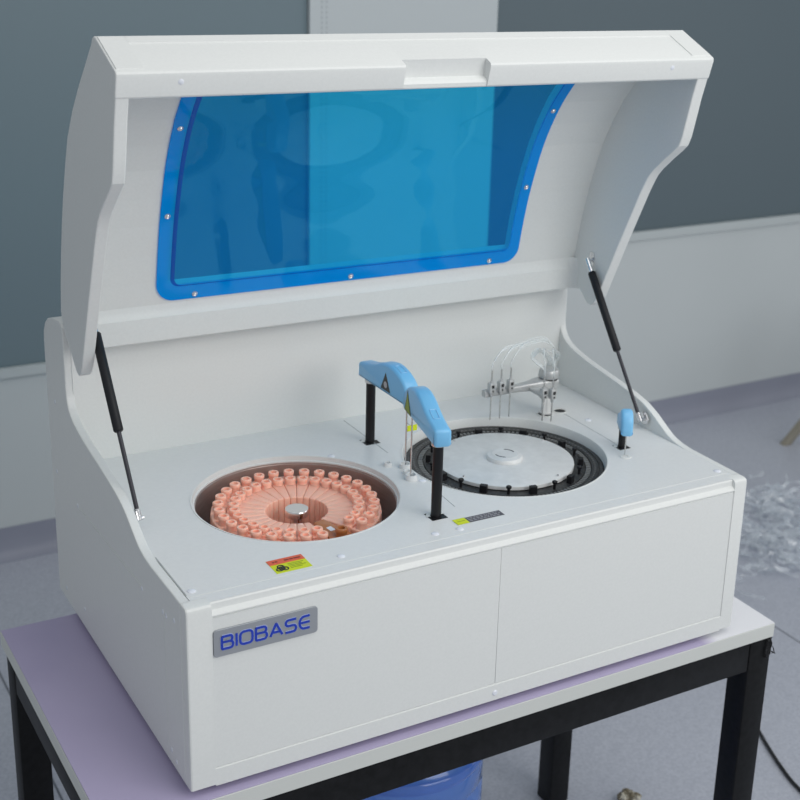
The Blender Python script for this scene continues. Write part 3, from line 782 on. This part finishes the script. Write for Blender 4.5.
# --- gas struts
def strut(x, s):
    T = Vector((x, .398, .492)); B_ = Vector((x, .2295, .2680)); g = empty('gas_strut', B_, root)
    d_ = (B_-T).normalized()
    bm = NB(); p0 = T + d_*.020; p1 = T + d_*.161
    tube(bm, [p0, p0+d_*.002, p1-d_*.002, p1], [.0050, .0066, .0066, .0050], 24); obj('cylinder', bm, 'rubber', g, 40)
    bm = NB(); tube(bm, [p1-d_*.001, B_-d_*.006], .0030, 14); obj('rod', bm, 'rod', g, 40)
    for c, end, nm in ((T, p0, 'bracket'), (B_, B_-d_*.012, 'bracket')):
        wx = x + s*(.0088 if s > 0 else .0052)
        bm = NB()
        a = [(-.010, -.006), (.0, -.0085), (.010, -.006), (.0135, .004), (.004, .0135), (-.004, .0135), (-.0135, .004)] if c is B_ else [(-.0055, -.010), (.0055, -.010), (.010, .0), (.0055, .016), (-.0055, .016), (-.010, .0)]
        slab(bm, a, lambda u_, v_, t_: (wx - s*t_, c.y+u_*.9, c.z+v_*.9), .0002, .0016)
        for uu, vv in ((.008, 0), (-.008, 0), (0, .010)): lathe(bm, [(0, .0012), (.0018, .001), (.0024, 0), (0, 0)], (wx-s*.0016, c.y+uu*.8, c.z+vv*.9), 12, (-s, 0, 0))
        lathe(bm, [(0, .011), (.0024, .010), (.0024, 0), (0, 0)], (wx-s*.0016, c.y, c.z), 12, (-s, 0, 0))
        tube(bm, [c+Vector((0, 0, 0))-d_*(.004 if c is T else -.003), end], .0040, 12)
        obj(nm, bm, 'chrome', g, 35)
strut(W-.0122-.0090 if False else .8458, 1)
strut(.0205, -1)

# ------------------------------------------------------------------ reagent carousel and bottles
car = empty('reagent_tray', (*LC, .1553))
tag(car, 'round clear reagent tray with steel hub knob in the open left well of the analyser', 'tray')
bm = NB(); lathe(bm, [(.012, .1562), (.132, .1562), (.134, .1620), (.1315, .1620), (.129, .1592), (.012, .1592), (.012, .1562)], (*LC, 0), 96); obj('tray_base', bm, 'clear', car, 40)
bm = NB(); lathe(bm, [(0, .1595), (.034, .1595), (.036, .175), (.034, .190), (.030, .1945), (0, .1945)], (*LC, 0), 48); obj('tray_hub', bm, 'clear', car, 40)
bm = NB(); lathe(bm, [(0, .1947), (.008, .1947), (.008, .222), (.0165, .2225), (.0170, .2240), (.0170, .2310), (.0160, .2325), (0, .2325)], (*LC, 0), 48); knob = obj('hub_knob', bm, 'chrome', car, 35)
bm = NB()
for k in range(40):
    a = 2*pi*k/40
    tube(bm, [(LC[0]+.1335*cos(a), LC[1]+.1335*sin(a), .162), (LC[0]+.131*cos(a+.03), LC[1]+.131*sin(a+.03), .185), (LC[0]+.126*cos(a+.05), LC[1]+.126*sin(a+.05), .199)], .0016, 6)
tag(obj('tray_fingers', bm, 'clear', car, 60), kind='stuff')

NS = 30
def wedge_bottle(name, r0, r1, rn, zt0, zt1, neck_r, neck_top, m, fill=.975, span=1.0, par=None):
    """bottle at angle 0, radial wedge, open round neck"""
    h = pi/NS*span
    g = empty(name, (LC[0]+(r0+r1)/2, LC[1], .1596))
    bm = NB(); zb = .1598
    def pt(r, s, z): w_ = r*math.tan(h)*fill; return (LC[0]+r, LC[1]+s*w_, z)
    base = [(r0, -1), (r1, -1), (r1, 1), (r0, 1)]
    lo = [bm.verts.new(pt(r, s, zb)) for r, s in base]; hi = [bm.verts.new(pt(r, s, zt0 if r == r0 else zt1)) for r, s in base]
    fs = [bm.faces.new(lo[::-1]), bm.faces.new(hi)] + [bm.faces.new([lo[i], lo[(i+1) % 4], hi[(i+1) % 4], hi[i]]) for i in range(4)]
    bmesh.ops.bevel(bm, geom=bm.edges[:], offset=.0017, segments=3, profile=.5, affect='EDGES')
    obj('bottle_body', bm, m, g, 40)
    bm = NB(); zz = zt1-.0005
    lathe(bm, [(neck_r*1.05, zz), (neck_r*.92, zz+.004), (neck_r*.92, neck_top-.0055), (neck_r*1.06, neck_top-.005), (neck_r*1.06, neck_top-.0008), (neck_r*.98, neck_top), (neck_r*.62, neck_top), (neck_r*.58, neck_top-.004), (0, neck_top-.004)], (LC[0]+rn, LC[1], 0), 20)
    obj('bottle_neck', bm, m, g, 40)
    return g
outer_b = wedge_bottle('reagent_bottle', .0970, .1185, .1080, .2310, .2310, .0073, .2440, 'pink')
inner_b = wedge_bottle('reagent_bottle', .0430, .0965, .0868, .2300, .2330, .0073, .2415, 'pink')
def place(g, ang, first):
    """turn a bottle about the tray's centre, copying it and its parts unless it is the first"""
    if first: r = g
    else:
        r = g.copy(); C.objects.link(r)
        for ch in [c for c in g.children]:
            k = ch.copy(); C.objects.link(k); k.parent = r
    rad = (Vector((BASE[g][0]-LC[0], BASE[g][1]-LC[1], 0))).length
    r.location = (LC[0]+rad*cos(ang), LC[1]+rad*sin(ang), BASE[g][2]); r.rotation_euler = (0, 0, ang)
    return r
BASE = {g: tuple(WORLD[g]) for g in (outer_b, inner_b)}
amber_k = round((-76.5 - 0)/12 - .0) % NS
aa = radians(-72); gap = {27, 24}
kept_o = [k for k in range(NS) if k not in (23, 24)]
kept_i = [k for k in range(NS) if k not in (23, 24)]
for lst, g, lb, gp in ((kept_o, outer_b, 'pink plastic bottle with open neck in the outer ring of the round tray', 'pink bottles in the outer ring of the reagent tray'),
                       (kept_i, inner_b, 'pink plastic bottle with sloping top in the inner ring around the tray hub', 'pink bottles in the inner ring of the reagent tray')):
    for j, k in list(enumerate(lst))[::-1]:
        r = place(g, 2*pi*k/NS, j == 0)
        tag(r, lb, 'bottle', gp)
# the single brown bottle, two slots wide
ab = wedge_bottle('reagent_bottle', .0500, .1120, .1010, .2325, .2275, .0080, .2405, 'amber', .86, 1.9)
BASE[ab] = tuple(WORLD[ab]); place(ab, 2*pi*23.5/NS, True)
tag(ab, 'single amber brown bottle among the pink ones at the front of the round tray', 'bottle')
bm = NB(); slab(bm, rrect(LC[0]+.072, LC[1]-.004, LC[0]+.083, LC[1]+.004, .0005, 1), lambda u_, v_, t_: (u_, v_, .2320-(u_-LC[0]-.05)*.08+t_), .0000, .0006)
lb = obj('bottle_label', bm, 'cap', None, 0); w0 = WORLD[lb]; lb.parent = ab; lb.location = w0 - Vector(BASE[ab]); lb['label'] = 'small white label'

# ------------------------------------------------------------------ things around
# water jug under the table
J = (.462, .300); jug = empty('water_jug', (*J, FZ))
tag(jug, 'large blue plastic water jug standing on the floor under the table', 'water bottle')
zt = -.245
prof = [(0, FZ+.002), (.118, FZ+.002), (.128, FZ+.012)]
z = FZ+.03
while z < zt-.05:
    prof += [(.1335, z), (.1335, z+.045), (.130, z+.050), (.130, z+.056)]; z += .062
prof += [(.1320, zt-.022), (.1370, zt-.012), (.1385, zt-.004), (.1350, zt+.002), (.129, zt+.006), (.124, zt+.018), (.112, zt+.034), (.085, zt+.052), (.055, zt+.066), (.034, zt+.076), (.028, zt+.084), (.028, zt+.108)]
bm = NB(); lathe(bm, prof, (*J, 0), 72); obj('jug_body', bm, 'jug', jug, 45)
bm = NB(); lathe(bm, [(0, zt+.132), (.027, zt+.131), (.0305, zt+.127), (.0305, zt+.098), (.0285, zt+.098), (.0285, zt+.109), (0, zt+.109)], (*J, 0), 40); obj('jug_cap', bm, 'armblue', jug, 40)

# cable
bm = NB()
pts = [(1.98, 1.62, FZ+.0045), (1.86, 1.25, FZ+.0045), (1.70, .92, FZ+.0045), (1.58, .72, FZ+.0045), (1.50, .58, FZ+.0045), (1.458, .49, FZ+.0045), (1.436, .443, FZ+.0045), (1.415, .395, FZ+.0045), (1.388, .325, FZ+.0045), (1.37, .26, FZ+.0045), (1.36, .15, FZ+.0045), (1.42, -.05, FZ+.0045), (1.60, -.30, FZ+.0045)]
tube(bm, spline(pts, 8), .0038, 10)
tag(obj('power_cable', bm, 'cable'), 'thin black cable trailing across the floor from behind the right table leg', 'cable')

# paper scrap
random.seed(11); bm = NB()
for k in range(3):
    r_ = bmesh.ops.create_icosphere(bm, subdivisions=3, radius=.012)
    cx_, cy_ = 1.035+(.010, -.006, .004)[k], .392+(-.004, .006, .01)[k]
    for v in r_['verts']:
        f = 1+.35*sin(v.co.x*420+k)*sin(v.co.y*380+2*k)*sin(v.co.z*400)+random.uniform(-.12, .12)
        v.co = Vector((v.co.x*f*1.2+cx_, v.co.y*f+cy_, max(-.0115, v.co.z*f)+FZ+.0118))
tag(obj('paper_scrap', bm, 'paper', None, 20), 'small crumpled tan paper scrap on the grey floor beside the rear table leg', 'litter')

# crumpled clear film on the floor
random.seed(21); bm = NB()
for k in range(260):
    t = random.random(); x = 2.26 - .36*t + random.gauss(0, .09) + .10; y = 1.34 - .34*t + random.gauss(0, .07)
    x += .16*max(0, random.random()-.4)
    z = FZ + .004 + abs(random.gauss(0, .020)); a = random.uniform(0, 2*pi); tilt = random.uniform(-.7, .9)
    w_ = random.uniform(.004, .020); prev = None; p = Vector((x, y, z))
    for j in range(6):
        d_ = Vector((cos(a), sin(a), .55*sin(tilt))); s_ = Vector((-sin(a), cos(a), random.uniform(-.9, .9))).normalized()*w_/2
        q = [bm.verts.new((p-s_)), bm.verts.new((p+s_*.1+Vector((0, 0, random.uniform(0, .012))))), bm.verts.new((p+s_))]
        for v in q: v.co.z = max(FZ+.0006, v.co.z)
        if prev: bm.faces.new([prev[0], prev[1], q[1], q[0]]); bm.faces.new([prev[1], prev[2], q[2], q[1]])
        prev = q; p = p + d_*random.uniform(.012, .028); a += random.uniform(-1.0, 1.0); tilt += random.uniform(-1.3, 1.1); p.z = max(FZ+.002, min(FZ+.075, p.z))
bmesh.ops.recalc_face_normals(bm, faces=bm.faces[:])
tag(obj('plastic_wrap', bm, 'film', None, 0), 'crumpled heap of clear plastic wrap on the grey floor right of the table', 'plastic wrap')

# stool at the right edge, one leg in view
stool = empty('stool', (3.03, 1.49, FZ))
tag(stool, 'tan legged stool at the right edge by the white wall, only one splayed leg showing', 'stool')
bm = NB(); lathe(bm, [(0, FZ+.455), (.155, FZ+.455), (.165, FZ+.465), (.165, FZ+.485), (.155, FZ+.498), (0, FZ+.50)], (3.03, 1.49, 0), 40); obj('seat', bm, 'stoolseat', stool, 40)
for k in range(4):
    a = radians(148+90*k); f = Vector((3.03+.375*cos(a), 1.49+.375*sin(a), FZ)); t_ = Vector((3.03+.09*cos(a), 1.49+.09*sin(a), FZ+.456))
    bm = NB(); slab(bm, rrect(-.017, -.013, .017, .013, .004, 3), lambda u_, v_, t2: f.lerp(t_, t2) + Vector((u_, v_, 0)), 0, 1); obj('leg', bm, 'wood', stool, 40)

# ------------------------------------------------------------------ light
wd = bpy.data.worlds.new('room'); S.world = wd; wd.use_nodes = True
wd.node_tree.nodes['Background'].inputs['Color'].default_value = (.93, .965, 1.0, 1)
wd.node_tree.nodes['Background'].inputs['Strength'].default_value = .50
def area(name, loc, target, sx, sy, power, col=(1, 1, 1)):
    L_ = bpy.data.lights.new(name, 'AREA'); L_.shape = 'RECTANGLE'; L_.size = sx; L_.size_y = sy; L_.energy = power; L_.color = col
    o_ = bpy.data.objects.new(name, L_); C.objects.link(o_); o_.location = Vector(loc)+Vector((0, 0, ZG))
    o_.rotation_euler = (Vector(target)-Vector(loc)).to_track_quat('-Z', 'Y').to_euler()
    return o_
area('ceiling_light_front', (1.2, -2.0, 1.5), (.6, .2, .2), 1.8, 1.4, 28, (1, .985, .95))
area('ceiling_light_over', (.7, -.5, 2.1), (.6, .2, .2), 1.3, 1.0, 9, (1, .985, .96))
area('daylight_right', (3.6, -.6, 1.1), (1.4, 1.0, -.3), 1.6, 1.4, 12, (.93, .97, 1))

# ------------------------------------------------------------------ camera
yaw, pitch, roll = .5609, .3224, .0419
fwd = Vector((sin(yaw)*cos(pitch), cos(yaw)*cos(pitch), -sin(pitch)))
rt = Vector((cos(yaw), -sin(yaw), 0)); up = rt.cross(fwd)
r2 = rt*cos(roll) + up*sin(roll); u2 = up*cos(roll) - rt*sin(roll)
cam = bpy.data.cameras.new('camera'); co = bpy.data.objects.new('camera', cam); C.objects.link(co)
mw = Matrix((r2, u2, -fwd)).transposed().to_4x4(); mw.translation = Vector((-.4594, -1.3324, 1.0300+ZG))
co.matrix_world = mw
cam.sensor_width = 36; cam.sensor_fit = 'HORIZONTAL'; cam.lens = 1336.34/800*36
cam.shift_x = (400-472.25)/800; cam.shift_y = (360.86-400)/800
cam.clip_start = .05
cam.dof.use_dof = True; cam.dof.focus_distance = 1.75; cam.dof.aperture_fstop = 8
S.camera = co
S.view_settings.view_transform = 'Standard'; S.view_settings.look = 'None'; S.view_settings.gamma = 1
S.view_settings.exposure = 0; S.view_settings.use_curve_mapping = False
